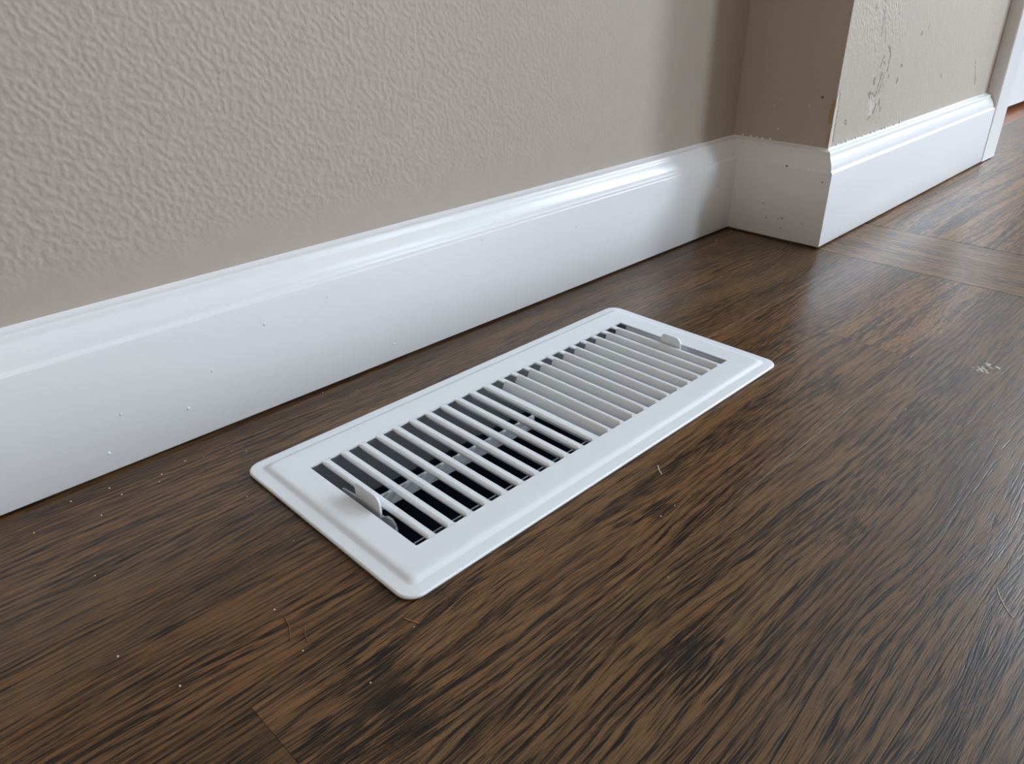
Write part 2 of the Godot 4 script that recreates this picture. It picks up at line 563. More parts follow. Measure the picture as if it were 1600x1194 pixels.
func make_materials() -> void:
	var a := oak(2048, 2048, NEAR_ROWS, -0.20, 0.75, true)
	m_wood_near = mat(Color.WHITE, 0.29)
	m_wood_near.albedo_texture = as_texture(a[0])
	m_wood_near.normal_enabled = true
	m_wood_near.normal_texture = relief(a[1], 0.24)
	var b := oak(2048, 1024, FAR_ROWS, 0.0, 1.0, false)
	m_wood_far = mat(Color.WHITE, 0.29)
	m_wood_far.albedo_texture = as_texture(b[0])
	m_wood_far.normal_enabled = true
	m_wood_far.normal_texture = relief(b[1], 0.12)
	for m in [m_wood_near, m_wood_far]:
		m.metallic_specular = 0.45

	var c := wall_picture()
	m_wall = mat(Color.WHITE, 0.62)
	m_wall.albedo_texture = as_texture(c[0])
	m_wall.normal_enabled = true
	m_wall.normal_texture = relief(c[1], 0.33)
	var d := scuffed_picture()
	m_wall_scuffed = mat(Color.WHITE, 0.62)
	m_wall_scuffed.albedo_texture = as_texture(d[0])
	m_wall_scuffed.normal_enabled = true
	m_wall_scuffed.normal_texture = relief(d[1], 0.5)
	m_wall_plain = mat(Color8(175, 164, 152), 0.62)
	m_wall_plain.normal_enabled = true
	m_wall_plain.normal_texture = noise_texture(205, 0.035, 0.6)
	m_wall_plain.uv1_triplanar = true
	m_wall_plain.uv1_world_triplanar = true
	m_wall_plain.uv1_scale = Vector3.ONE * 5.0

	m_trim = mat(Color(0.868, 0.876, 0.886), 0.25)
	m_trim.metallic_specular = 0.38
	m_trim.normal_enabled = true
	m_trim.normal_texture = noise_texture(207, 0.03, 0.35)
	m_trim.normal_scale = 0.6
	m_trim.uv1_scale = Vector3(3.0, 40.0, 1.0)   # brush strokes run along the board
	m_enamel = mat(Color(0.868, 0.888, 0.908), 0.34)
	m_steel = mat(Color(0.64, 0.65, 0.67), 0.32, 0.5)
	m_steel.normal_enabled = true
	m_steel.normal_texture = noise_texture(209, 0.02, 0.8, 256)
	m_steel.uv1_triplanar = true
	m_steel.uv1_scale = Vector3.ONE * 8.0
	m_ceiling = mat(Color(0.86, 0.85, 0.83), 0.8)
	m_sub = mat(Color(0.25, 0.19, 0.14), 0.9)


# ---------------------------------------------------------------- the room
func bump_z(x: float) -> float:
	return BUMP_Z + BUMP_SLOPE * (x - CORNER_X)


# A wall as a box; its face in view can carry a second material with its own picture.
func wall(called: String, st: SurfaceTool, label: String, m: Material = null) -> MeshInstance3D:
	var o := part(called, st, m if m else m_wall_plain)
	tag(o, label, "wall", "structure")
	return o


func two_skins(called: String, plain: SurfaceTool, skin: SurfaceTool, m: Material, label: String) -> MeshInstance3D:
	plain.generate_tangents()
	skin.generate_tangents()
	var mesh := plain.commit()
	skin.commit(mesh)
	mesh.surface_set_material(0, m_wall_plain)
	mesh.surface_set_material(1, m)
	var o := hang(called, mesh, null)
	tag(o, label, "wall", "structure")
	return o


func build_room() -> void:
	var up := CEIL_Y
	# main wall: the face in view has its own picture of the rolled paint
	var st := begin()
	box(st, Vector3(ROOM_L - 0.12, -0.012, WALL_Z - 0.12), Vector3(-0.14, up, WALL_Z))
	box(st, Vector3(-0.14, 0.34, WALL_Z - 0.12), Vector3(CORNER_X + 0.1, up, WALL_Z))
	box(st, Vector3(-0.14, -0.012, WALL_Z - 0.12), Vector3(CORNER_X + 0.1, 0.34, WALL_Z - 0.002))
	var sk := begin()
	var u := func(x: float) -> float: return (x + 0.14) / 0.68
	quad(sk, Vector3(-0.14, -0.012, WALL_Z), Vector3(CORNER_X, -0.012, WALL_Z), Vector3(CORNER_X, 0.34, WALL_Z), Vector3(-0.14, 0.34, WALL_Z), Vector3.BACK, [], [Vector2(u.call(-0.14), 1.0 + 0.012 / 0.34), Vector2(u.call(CORNER_X), 1.0 + 0.012 / 0.34), Vector2(u.call(CORNER_X), 0.0), Vector2(u.call(-0.14), 0.0)])
	two_skins("wall_back", st, sk, m_wall, "long beige wall of rolled paint behind the floor register")

	# the wall that juts out: its short return and its front up to the door
	st = begin()
	var c0 := Vector2(CORNER_X, BUMP_Z)
	var c1 := Vector2(CASING_X + 0.03, bump_z(CASING_X + 0.03))
	var solid := PackedVector2Array([Vector2(CORNER_X, WALL_Z), c0 - Vector2(0, 0.002), c1 - Vector2(0, 0.002), Vector2(c1.x, WALL_Z - 0.10), Vector2(CORNER_X + 0.1, WALL_Z - 0.10), Vector2(CORNER_X + 0.1, WALL_Z)])
	slab(st, solid, -0.012, up, 0.0)
	# the front's face, plain above the part in view
	var n := Vector3(-BUMP_SLOPE, 0, 1).normalized()
	quad(st, Vector3(c0.x, 0.26, c0.y), Vector3(c1.x, 0.26, c1.y), Vector3(c1.x, up, c1.y), Vector3(c0.x, up, c0.y), n)
	quad(st, Vector3(c0.x, -0.012, c0.y), Vector3(c0.x, -0.012, c0.y - 0.002), Vector3(c0.x, up, c0.y - 0.002), Vector3(c0.x, up, c0.y), Vector3.LEFT)
	sk = begin()
	var v := func(x: float) -> float: return (x - 0.53) / 0.45
	quad(sk, Vector3(c0.x, -0.012, c0.y), Vector3(c1.x, -0.012, c1.y), Vector3(c1.x, 0.26, c1.y), Vector3(c0.x, 0.26, c0.y), n, [], [Vector2(v.call(c0.x), 1.0 + 0.012 / 0.26), Vector2(v.call(c1.x), 1.0 + 0.012 / 0.26), Vector2(v.call(c1.x), 0.0), Vector2(v.call(c0.x), 0.0)])
	two_skins("wall_corner", st, sk, m_wall_scuffed, "beige wall that juts out at the corner, scraped paint above its baseboard")

	# over and beyond the door
	st = begin()
	box(st, Vector3(CASING_X + 0.03, 2.06, -0.16), Vector3(1.80, up, 0.0237))
	box(st, Vector3(1.80, -0.012, -0.16), Vector3(ROOM_R + 0.12, up, 0.0237))
	wall("wall_door", st, "beige wall over and beyond the white door")
	# the right wall with two window openings
	st = begin()
	var zs := [[0.0237, 0.25], [0.75, 1.55], [2.01, ROOM_F]]
	for q in zs:
		box(st, Vector3(ROOM_R, -0.012, q[0]), Vector3(ROOM_R + 0.12, up, q[1]))
	for q in [[0.25, 0.75], [1.55, 2.01]]:
		box(st, Vector3(ROOM_R, -0.012, q[0]), Vector3(ROOM_R + 0.12, 0.65, q[1]))
		box(st, Vector3(ROOM_R, 1.95, q[0]), Vector3(ROOM_R + 0.12, up, q[1]))
	wall("wall_right", st, "beige wall at the right end of the room with two unseen windows")
	st = begin()
	box(st, Vector3(ROOM_L - 0.12, -0.012, ROOM_F), Vector3(2.19, up, ROOM_F + 0.12))
	box(st, Vector3(2.71, -0.012, ROOM_F), Vector3(ROOM_R + 0.12, up, ROOM_F + 0.12))
	box(st, Vector3(2.19, -0.012, ROOM_F), Vector3(2.71, 0.65, ROOM_F + 0.12))
	box(st, Vector3(2.19, 1.95, ROOM_F), Vector3(2.71, up, ROOM_F + 0.12))
	wall("wall_front", st, "beige wall behind the camera with one unseen window")
	st = begin()
	box(st, Vector3(ROOM_L - 0.12, -0.012, WALL_Z), Vector3(ROOM_L, up, 1.0))
	box(st, Vector3(ROOM_L - 0.12, -0.012, 1.9), Vector3(ROOM_L, up, ROOM_F))
	box(st, Vector3(ROOM_L - 0.12, -0.012, 1.0), Vector3(ROOM_L, 0.40, 1.9))
	box(st, Vector3(ROOM_L - 0.12, 1.80, 1.0), Vector3(ROOM_L, up, 1.9))
	wall("wall_left", st, "beige wall out of view at the left end of the room, set close to bounce light, with an opening for the unseen wide window")
	st = begin()
	box(st, Vector3(ROOM_L - 0.12, up, WALL_Z - 0.12), Vector3(ROOM_R + 0.12, up + 0.1, ROOM_F + 0.12))
	var o := part("ceiling", st, m_ceiling)
	tag(o, "plain off-white ceiling above the whole room", "ceiling", "structure")


# ---------------------------------------------------------------- floor
const HOLE := [0.0150, 0.0140, 0.2780, 0.1185]   # where the register sits: x0, z0, x1, z1


func plank(parent: Node3D, poly: PackedVector2Array, m: Material, uv_of: Callable, drop := 0.0) -> void:
	var st := begin()
	slab(st, poly, -0.012, -drop, 0.00005, uv_of)
	part("plank", st, m, parent)


func build_floor() -> void:
	var f := Node3D.new()
	f.name = "floor"
	add_child(f)
	tag(f, "dark brown oak strip floor with narrow boards and one board pair set crosswise", "floor", "structure")
	var hole := rect(HOLE[0], HOLE[1], HOLE[2], HOLE[3])
	var gap := 0.00007
	# [z0, z1, row in the near atlas, ends of the boards along x]
	var rows := [
		[WALL_Z, -0.0305, 7, [-1.3, 0.5225]],
		[-0.0305, 0.0235, 0, [-0.95, 0.5225]],
		[0.0235, 0.0775, 1, [-1.2, 0.5225]],
		[0.0775, 0.1305, 2, [-0.8, 0.5225]],
		[0.1305, 0.1860, 3, [-0.90, -0.0668, 0.3608, 0.5225]],
		[0.1860, 0.2395, 4, [-1.1, 0.5225]],
		[0.2395, 0.2895, 5, [-0.7, 0.5225]],
		[0.2895, 0.3435, 6, [-1.0, 0.5225]],
	]
	for r in rows:
		var ends: Array = r[3]
		for i in ends.size() - 1:
			var row: int = r[2]
			var m := m_wood_near
			if r[0] == 0.1305 and i == 0:
				row = 7
			if r[0] == 0.1305 and i == 2:
				m = m_wood_far
				row = 0
			var z0: float = r[0]
			var wid: float = r[1] - z0
			var near := m == m_wood_near
			var uv_of := func(p: Vector2) -> Vector2:
				var v := (row + clampf((p.y - z0) / wid, 0.01, 0.99)) / 8.0
				return Vector2((p.x + 0.20) / 0.75, v) if near else Vector2(p.x + 0.35, v)
			var poly := rect(float(ends[i]) + gap, z0 + gap, float(ends[i + 1]) - gap, r[1] - gap)
			for piece in Geometry2D.clip_polygons(poly, hole):
				plank(f, piece, m, uv_of)
	# the crosswise pair
	var cross := [[0.5225, 0.5755, 1], [0.5755, 0.6280, 2]]
	for r in cross:
		var x0: float = r[0]
		var wid: float = r[1] - x0
		var row: int = r[2]
		var uv_of := func(p: Vector2) -> Vector2:
			return Vector2(p.y + 0.2, (row + clampf((p.x - x0) / wid, 0.01, 0.99)) / 8.0)
		plank(f, rect(r[0] + (0.0005 if row == 1 else gap), bump_z(r[0]) - 0.01, r[1] - (0.0006 if row == 2 else gap), 1.25), m_wood_far, uv_of)
	# beyond it, lengthwise again
	var far := [[-0.024, 0.0335, 6, 1.75], [0.0335, 0.0945, 3, 1.9], [0.0945, 0.1400, 4, 2.0], [0.1400, 0.1940, 5, 1.8], [0.1940, 0.2480, 7, 1.9]]
	for r in far:
		var z0: float = r[0]
		var wid: float = r[1] - z0
		var row: int = r[2]
		var uv_of := func(p: Vector2) -> Vector2:
			return Vector2((p.x - 0.6) / 1.25, (row + clampf((p.y - z0) / wid, 0.01, 0.99)) / 8.0)
		plank(f, rect(0.6280 + gap, z0 + gap, r[3], r[1] - gap), m_wood_far, uv_of)
	for i in 18:
		var z0 := 0.2480 + 0.0555 * i
		var row := 3 + (i * 2) % 5
		var turn := 0.35 * float(i % 3)
		var uv_of := func(p: Vector2) -> Vector2:
			return Vector2((p.x - 0.6) / 1.25 + turn, (row + clampf((p.y - z0) / 0.0555, 0.01, 0.99)) / 8.0)
		plank(f, rect(0.6280 + gap, z0 + gap, 1.75 + 0.1 * (i % 3), z0 + 0.0555 - gap), m_wood_far, uv_of)
	# the rest of the floor, outside the frame, in the same boards
	var k := 0
	var z := 0.3435
	while z < ROOM_F:
		var z1 := minf(z + 0.054, ROOM_F)
		var zz := z
		var row := k % 8
		var uv_of := func(p: Vector2) -> Vector2:
			return Vector2(p.x * 0.8, (row + clampf((p.y - zz) / 0.054, 0.01, 0.99)) / 8.0)
		plank(f, rect(-1.3 + 0.5 * sin(k * 2.1), z + gap, 0.5225 - gap, z1 - gap), m_wood_near, uv_of)
		k += 1
		z = z1
		if k > 12:
			break
	var rest := begin()
	slab(rest, rect(ROOM_L, WALL_Z, -1.3, 0.3435), -0.0121, -0.0004, 0.0)
	slab(rest, rect(ROOM_L, 0.3435, -1.8, ROOM_F), -0.0121, -0.0004, 0.0)
	slab(rest, rect(-1.8, z, 0.5225, ROOM_F), -0.0121, -0.0004, 0.0)
	slab(rest, rect(0.5225, 1.25, ROOM_R, ROOM_F), -0.0121, -0.0004, 0.0)
	slab(rest, rect(1.7, 0.248, ROOM_R, 1.25), -0.0125, -0.0008, 0.0)
	slab(rest, rect(1.7, -0.024, ROOM_R, 0.248), -0.0125, -0.0008, 0.0)
	slab(rest, rect(-1.31, WALL_Z, -0.7, 0.3435), -0.0125, -0.0008, 0.0)
	slab(rest, rect(-1.81, 0.3435, -0.8, z), -0.0125, -0.0008, 0.0)
	var plain := mat(Color(0.33, 0.235, 0.17), 0.36)
	part("far_boards", rest, plain, f)
	# boards below, with the hole cut through
	var s := begin()
	var whole := rect(ROOM_L - 0.12, WALL_Z - 0.12, ROOM_R + 0.12, ROOM_F + 0.12)
	for q in [[whole[0].x, whole[0].y, whole[2].x, HOLE[1]], [whole[0].x, HOLE[3], whole[2].x, whole[2].y], [whole[0].x, HOLE[1], HOLE[0], HOLE[3]], [HOLE[2], HOLE[1], whole[2].x, HOLE[3]]]:
		box(s, Vector3(q[0], -0.032, q[1]), Vector3(q[2], -0.0121, q[3]))
	part("subfloor", s, m_sub, f)


# ---------------------------------------------------------------- baseboards
func board_profile() -> PackedVector2Array:
	var t := BOARD_T
	var p := PackedVector2Array([Vector2(0, 0.0016), Vector2(t - 0.0006, 0.0016), Vector2(t, 0.0024), Vector2(t, 0.0650), Vector2(t - 0.0003, 0.0656), Vector2(t - 0.0011, 0.0664)])
	# a small rounded lip, then a hollow, then a bead under the caulk
	p.append(Vector2(t - 0.0020, 0.0668))
	for i in 9:
		var a := i / 8.0
		p.append(Vector2(t - 0.0022 - 0.0052 * pow(a, 1.25), 0.0672 + 0.0105 * pow(a, 0.80)))
	p.append(Vector2(t - 0.0075, 0.0786))
	for i in 5:
		var a := i / 4.0 * PI / 2
		p.append(Vector2(t - 0.0096 + 0.0019 * cos(a), 0.0790 + 0.0020 * sin(a)))
	p.append(Vector2(0.0026, 0.0812))
	p.append(Vector2(0.0008, 0.0822))
	p.append(Vector2(0, 0.0828))
	return p


func build_baseboards() -> void:
	var p := board_profile()
	var a := begin()
	sweep(a, p, Vector3(-1.6, 0, WALL_Z), Vector3(CORNER_X, 0, WALL_Z), Vector3.BACK, 0.0, -1.0)
	tag(part("baseboard_back", a, m_trim), "long white moulded baseboard along the wall behind the register", "baseboard", "structure")
	var b := begin()
	sweep(b, p, Vector3(CORNER_X, 0, WALL_Z), Vector3(CORNER_X, 0, BUMP_Z), Vector3.LEFT, -1.0, 1.0)
	tag(part("baseboard_return", b, m_trim), "short white baseboard piece in shadow on the return of the jutting corner", "baseboard", "structure")
	var c := begin()
	var n := Vector3(-BUMP_SLOPE, 0, 1).normalized()
	sweep(c, p, Vector3(CORNER_X, 0, BUMP_Z), Vector3(CASING_X, 0, bump_z(CASING_X)), n, 1.0, 0.0)
	tag(part("baseboard_right", c, m_trim), "brightly lit white baseboard from the outer corner to the door casing", "baseboard", "structure")


# ---------------------------------------------------------------- door
func build_door() -> void:
	var st := begin()
	var z1 := 0.0374
	var x0 := CASING_X + 0.0012
	var x1 := x0 + 0.049
	slab_box_eased(st, Vector3(x0, 0.0016, 0.018), Vector3(x1, 2.06, z1), 0.0012)
	box(st, Vector3(x1 - 0.012, 0.0016, -0.16), Vector3(x1 - 0.003, 2.06, 0.019))
	slab_box_eased(st, Vector3(1.78, 0.0016, 0.018), Vector3(1.83, 2.06, z1), 0.0012)
	slab_box_eased(st, Vector3(x0, 2.0, 0.018), Vector3(1.83, 2.06, z1), 0.0012)
	tag(part("trim_1", st, m_trim), "white door casing that ends the bright baseboard", "door casing", "structure")
	# the door stands back in its opening, a finger's gap above the floor
	var d := Node3D.new()
	d.name = "door_1"
	add_child(d)
	d.position = Vector3(1.020, 0.0115, -0.052)
	tag(d, "closed white door beyond the casing, dark gap under its bottom edge", "door", "structure")
	var s := begin()
	box(s, Vector3(0, 0, -0.035), Vector3(0.77, 2.03, -0.006))
	slab_box_eased(s, Vector3(0, 0, -0.008), Vector3(0.77, 0.20, 0), 0.001)
	slab_box_eased(s, Vector3(0, 1.91, -0.008), Vector3(0.77, 2.03, 0), 0.001)
	for x in [0.0, 0.66]:
		slab_box_eased(s, Vector3(x, 0.20, -0.008), Vector3(x + 0.11, 1.91, 0), 0.001)
	part("door_leaf", s, m_trim, d)
	var k := SphereMesh.new()
	k.radius = 0.027
	k.height = 0.054
	var knob := hang("knob", k, mat(Color(0.7, 0.68, 0.64), 0.25, 1.0), d)
	knob.position = Vector3(0.715, 0.95, 0.045)
	var stem := begin()
	box(stem, Vector3(0.707, 0.942, 0.0), Vector3(0.723, 0.958, 0.03))
	part("knob_stem", stem, knob.material_override, d)
	# bare strip of orange wood in front of it
	var t := begin()
	slab(t, rect(1.012, -0.16, 1.78, -0.0245), -0.012, -0.0002, 0.0006, func(p: Vector2) -> Vector2: return Vector2(p.x, p.y * 6.0))
	var m := mat(Color(0.50, 0.29, 0.14), 0.45)
	tag(part("threshold", t, m), "orange brown wooden threshold strip under the white door", "threshold", "structure")


# A box with its long front edges eased.
func slab_box_eased(st: SurfaceTool, lo: Vector3, hi: Vector3, e: float) -> void:
	var poly := PackedVector2Array([Vector2(lo.x, lo.z), Vector2(hi.x, lo.z), Vector2(hi.x, hi.z - e), Vector2(hi.x - e, hi.z), Vector2(lo.x + e, hi.z), Vector2(lo.x, hi.z - e)])
	slab(st, poly, lo.y, hi.y, 0.0)


# ---------------------------------------------------------------- the duct below
func build_duct() -> void:
	# a sheet metal chamber under the boards, made wide so it stays dark; the register's hole is its only opening
	var st := begin()
	var lo := Vector3(-0.24, -0.52, -0.26)
	var hi := Vector3(0.54, -0.0325, 0.40)
	var t := 0.0012
	box(st, lo, Vector3(lo.x + t, hi.y, hi.z))
	box(st, Vector3(hi.x - t, lo.y, lo.z), hi)
	box(st, Vector3(lo.x + t, lo.y, lo.z), Vector3(hi.x - t, hi.y, lo.z + t))
	box(st, Vector3(lo.x + t, lo.y, hi.z - t), Vector3(hi.x - t, hi.y, hi.z))
	box(st, Vector3(lo.x + t, lo.y, lo.z + t), Vector3(hi.x - t, lo.y + t, hi.z - t))
	var o := part("duct", st, m_steel)
	tag(o, "sheet metal air duct, made wide to stay dark, seen dimly through the slots of the floor register", "duct", "structure")


# ---------------------------------------------------------------- the register
func slot_x(k: int) -> float:
	return 0.0225 + 0.0110 * k if k <= 10 else 0.1446 + 0.01067 * (k - 11)


func build_register() -> void:
	var r := Node3D.new()
	r.name = "floor_register"
	add_child(r)
	tag(r, "white metal floor register with two banks of louvres set in the dark wood floor", "register")
	var z_far := 0.0249
	var z_near := 0.1087
	var slot_w := 0.0070
	var last := slot_x(22) + slot_w

	# the pressed face: a flat rim on the floor, a step, a raised flat with the opening
	var st := begin()
	# outline rings from the outside in: [inset, height, corner radius]
	var rings := [[0.0009, 0.0004, 0.0072], [0.0000, 0.0009, 0.0080], [0.0000, 0.0016, 0.0080], [0.0003, 0.0021, 0.0078], [0.0010, 0.0023, 0.0072],
		[0.0056, 0.00245, 0.0036], [0.0064, 0.0026, 0.0034], [0.0073, 0.0030, 0.0031], [0.0082, 0.0034, 0.0028], [0.0092, 0.0037, 0.0025], [0.0106, 0.0038, 0.0022], [0.0140, 0.0038, 0.0022]]
	var loops := []
	for q in rings:
		loops.append(round_rect(q[0], q[0], REG_L - q[0], REG_W - q[0], q[2], 6))
	var n: int = loops[0].size()
	var norms := []
	for i in rings.size():
		var a: Array = rings[maxi(i - 1, 0)]
		var b: Array = rings[mini(i + 1, rings.size() - 1)]
		norms.append(Vector2(b[1] - a[1], b[0] - a[0]).normalized())   # outward share, upward share
	for i in rings.size() - 1:
		for j in n:
			var k := (j + 1) % n
			var at := func(ring: int, p: int) -> Vector3: return Vector3(loops[ring][p].x, rings[ring][1], loops[ring][p].y)
			var nm := func(ring: int, p: int) -> Vector3:
				var quarter := p / 7
				var ang := PI / 2 * (quarter + float(p % 7) / 6.0)
				return (Vector3(cos(ang), 0, sin(ang)) * norms[ring].x + Vector3.UP * norms[ring].y).normalized()
			var avg: Vector3 = nm.call(i, j) + nm.call(i + 1, k)
			quad(st, at.call(i, j), at.call(i, k), at.call(i + 1, k), at.call(i + 1, j), avg, [nm.call(i, j), nm.call(i, k), nm.call(i + 1, k), nm.call(i + 1, j)])
	# the raised flat round the opening, dished very slightly towards the slots
	var inner := round_rect(slot_x(0), z_far, last, z_near, 0.0009, 6)
	var lastring: PackedVector2Array = loops[loops.size() - 1]
	for j in n:
		var k := (j + 1) % n
		quad(st, Vector3(lastring[j].x, 0.0038, lastring[j].y), Vector3(lastring[k].x, 0.0038, lastring[k].y), Vector3(inner[k].x, FACE_Y + 0.0004, inner[k].y), Vector3(inner[j].x, FACE_Y + 0.0004, inner[j].y), Vector3.UP)
		var e := 0.0004
		var dj := (inner[j] - Vector2((slot_x(0) + last) / 2, (z_far + z_near) / 2))
		quad(st, Vector3(inner[j].x, FACE_Y + 0.0004, inner[j].y), Vector3(inner[k].x, FACE_Y + 0.0004, inner[k].y), Vector3(inner[k].x, FACE_Y - e, inner[k].y), Vector3(inner[j].x, FACE_Y - e, inner[j].y), Vector3(-signf(dj.x) if absf(inner[j].x - inner[k].x) < 1e-6 else 0.0, 0, -signf(dj.y) if absf(inner[j].x - inner[k].x) >= 1e-6 else 0.0))
		quad(st, Vector3(loops[0][j].x, 0.0004, loops[0][j].y), Vector3(loops[0][k].x, 0.0004, loops[0][k].y), Vector3(inner[k].x, 0.0026, inner[k].y), Vector3(inner[j].x, 0.0026, inner[j].y), Vector3.DOWN)
	part("face_plate", st, m_enamel, r)

	# slats: a flat bar from far to near edge, and a blade bent down from its left edge
	for k in 23:
		var x0 := slot_x(k) + slot_w                      # right edge of slot k
		var x1 := slot_x(k + 1) if k < 22 else last + 0.004
		var right_bank := k > 10
		var s := begin()
		if k < 22:
			bar(s, x0, x1, z_far, z_near, right_bank)
		blade(s, x0, right_bank, k == 22, z_far + (0.0046 if right_bank else 0.0012), z_near - 0.0003)
		part("slat", s, m_enamel, r)

	# the shallow steel box that hangs below the face
	var b := begin()
	var bx0 := 0.0180
	var bx1 := 0.2720
	var bz0 := 0.0205
	var bz1 := 0.1130
	var by := -0.0320
	box(b, Vector3(bx0, by, bz0 - 0.0008), Vector3(bx1, 0.0025, bz0))
	box(b, Vector3(bx0, by, bz1), Vector3(bx1, 0.0025, bz1 + 0.0008))
	box(b, Vector3(bx0 - 0.0008, by, bz0), Vector3(bx0, 0.0025, bz1))
	box(b, Vector3(bx1, by, bz0), Vector3(bx1 + 0.0008, 0.0025, bz1))
	part("damper_box", b, m_steel, r)
	# the two long damper leaves, wide open
	for q in [[0.0690, -0.0345], [0.0800, -0.0360]]:
		b = begin()
		plate(b, rect(0.0195, 0.0, 0.2705, 0.026), Vector3(0, q[1], q[0]), Vector3.RIGHT, Vector3(0, -0.74, -0.67), 0.0006)
		part("damper_leaf", b, m_steel, r)
	# stiffening strip on edge under the left bank
	b = begin()
	plate(b, rect(0.0300, -0.0078, 0.1425, 0.0), Vector3(0, -0.0014, 0.0630), Vector3.RIGHT, Vector3.UP, 0.0016)
	part("stiffener", b, m_enamel, r)

	# levers: a thumb tab standing proud of the face, on a rounded arm below it
	for side in [0, 1]:
		var x := 0.0262 if side == 0 else 0.2640
		var za := 0.0592 if side == 0 else 0.0628
		var zb := 0.0785 if side == 0 else 0.0776
		var top := 0.0108 if side == 0 else 0.0098
		var t := begin()
		# outline with u = z, v = y
		var tab := PackedVector2Array([Vector2(za + 0.001, -0.004), Vector2(zb - 0.001, -0.004), Vector2(zb, 0.002)])
		for i in 6:
			var an := i / 5.0 * PI / 2
			tab.append(Vector2(zb - 0.0042 + 0.0042 * cos(an), top - 0.0042 + 0.0042 * sin(an)))
		for i in 6:
			var an := PI / 2 + i / 5.0 * PI / 2
			tab.append(Vector2(za + 0.0030 + 0.0030 * cos(an), top - 0.0030 + 0.0030 * sin(an)))
		plate(t, tab, Vector3(x, 0, 0), Vector3.BACK, Vector3.UP, 0.0011)
		var h := begin()
		var arm := PackedVector2Array()
		for q in [[0.0440, -0.0020], [0.0462, -0.0062], [0.0500, -0.0100], [0.0560, -0.0122], [0.0640, -0.0128], [0.0725, -0.0142], [0.0770, -0.0135], [0.0790, -0.0105], [0.0845, -0.0085], [0.0868, -0.0050], [0.0862, -0.0015], [0.0835, 0.0006], [0.0800, 0.0004], [0.0770, -0.0015], [0.0600, -0.0015], [0.0540, -0.0010]]:
			arm.append(Vector2(q[0], q[1]))
		plate(h, arm, Vector3(x + (0.0022 if side == 0 else 0.0018), 0, 0), Vector3.BACK, Vector3.UP, 0.0011)
		box(h, Vector3(x - 0.0004, -0.0042, 0.062), Vector3(x + 0.0022, -0.0032, 0.076))
		var lever := part("damper_lever", h, m_enamel, r)
		part("thumb_tab", t, m_enamel, lever).set_meta("label", "raised thumb tab at the %s end" % ("left" if side == 0 else "right"))


# The flat bar of a slat: full width at its two ends with rounded roots; where the blade is bent from it, its left edge lies farther right.
func bar(st: SurfaceTool, x0: float, x1: float, z0: float, z1: float, right_bank: bool) -> void:
	var roll := 0.0019 if right_bank else 0.0009
	var f := 0.0011
	var p := PackedVector2Array()
	# right edge, from far to near, with fillets into the face
	p.append(Vector2(x1 + f, z0 - 0.0003))
	for i in 5:
		var a := i / 4.0 * PI / 2
		p.append(Vector2(x1 + f - f * sin(a), z0 + f - f * cos(a)))
	for i in 5:
		var a := i / 4.0 * PI / 2
		p.append(Vector2(x1 + f - f * cos(a), z1 - f + f * sin(a)))
	p.append(Vector2(x1 + f, z1 + 0.0003))
	p.append(Vector2(x0 - f, z1 + 0.0003))
	for i in 5:
		var a := i / 4.0 * PI / 2
		p.append(Vector2(x0 - f + f * sin(a), z1 - f + f * cos(a)))
	p.append(Vector2(x0 + roll, z1 - f - 0.0006))
	p.append(Vector2(x0 + roll, z0 + (0.0052 if right_bank else 0.0019)))
	p.append(Vector2(x0, z0 + (0.0044 if right_bank else 0.0012)))
	for i in 5:
		var a := i / 4.0 * PI / 2
		p.append(Vector2(x0 - f * (1.0 - cos(a)), z0 + f - f * sin(a)))
	p.append(Vector2(x0 - f, z0 - 0.0003))
	slab(st, p, FACE_Y - 0.0006, FACE_Y + 0.0004, 0.00025)


# The blade: rolls down from the bar's left edge, then hangs straight. The left bank leans away to the right, the right bank to the left.
func blade(st: SurfaceTool, x0: float, right_bank: bool, upright: bool, z0: float, z1: float) -> void:
	var roll := 0.0019 if right_bank else 0.0009
	var thick := 0.0006
	var lean := deg_to_rad(124.0)              # direction of the hanging part, turned down from "left"
	if right_bank:
		lean = deg_to_rad(88.0) if upright else deg_to_rad(64.0)
	var path := PackedVector2Array()
	var norm := PackedVector2Array()
	var rad := 0.0010 if right_bank else 0.00105
	var c := Vector2(x0 + roll, FACE_Y + 0.0004 - rad)
	for i in 7:
		var a := lean * i / 6.0
		path.append(c + Vector2(-sin(a), cos(a)) * rad)
		norm.append(Vector2(-sin(a), cos(a)))
	var d := Vector2(-cos(lean), -sin(lean))
	var run := 0.0105 if upright else (0.0086 if right_bank else 0.0034)
	path.append(path[6] + d * run)
	norm.append(norm[6])
	for i in path.size() - 1:
		var a := path[i]
		var b := path[i + 1]
		var na := Vector3(norm[i].x, norm[i].y, 0)
		var nb := Vector3(norm[i + 1].x, norm[i + 1].y, 0)
		var a2 := a - norm[i] * thick
		var b2 := b - norm[i + 1] * thick
		quad(st, Vector3(a.x, a.y, z0), Vector3(b.x, b.y, z0), Vector3(b.x, b.y, z1), Vector3(a.x, a.y, z1), na + nb, [na, nb, nb, na])
		quad(st, Vector3(a2.x, a2.y, z0), Vector3(b2.x, b2.y, z0), Vector3(b2.x, b2.y, z1), Vector3(a2.x, a2.y, z1), -(na + nb), [-na, -nb, -nb, -na])
		for q in [[z0, -1.0], [z1, 1.0]]:
			quad(st, Vector3(a.x, a.y, q[0]), Vector3(b.x, b.y, q[0]), Vector3(b2.x, b2.y, q[0]), Vector3(a2.x, a2.y, q[0]), Vector3(0, 0, q[1]))
	var e := path[path.size() - 1]
	var e2 := e - norm[norm.size() - 1] * thick
	quad(st, Vector3(e.x, e.y, z0), Vector3(e2.x, e2.y, z0), Vector3(e2.x, e2.y, z1), Vector3(e.x, e.y, z1), Vector3(d.x, d.y, 0))


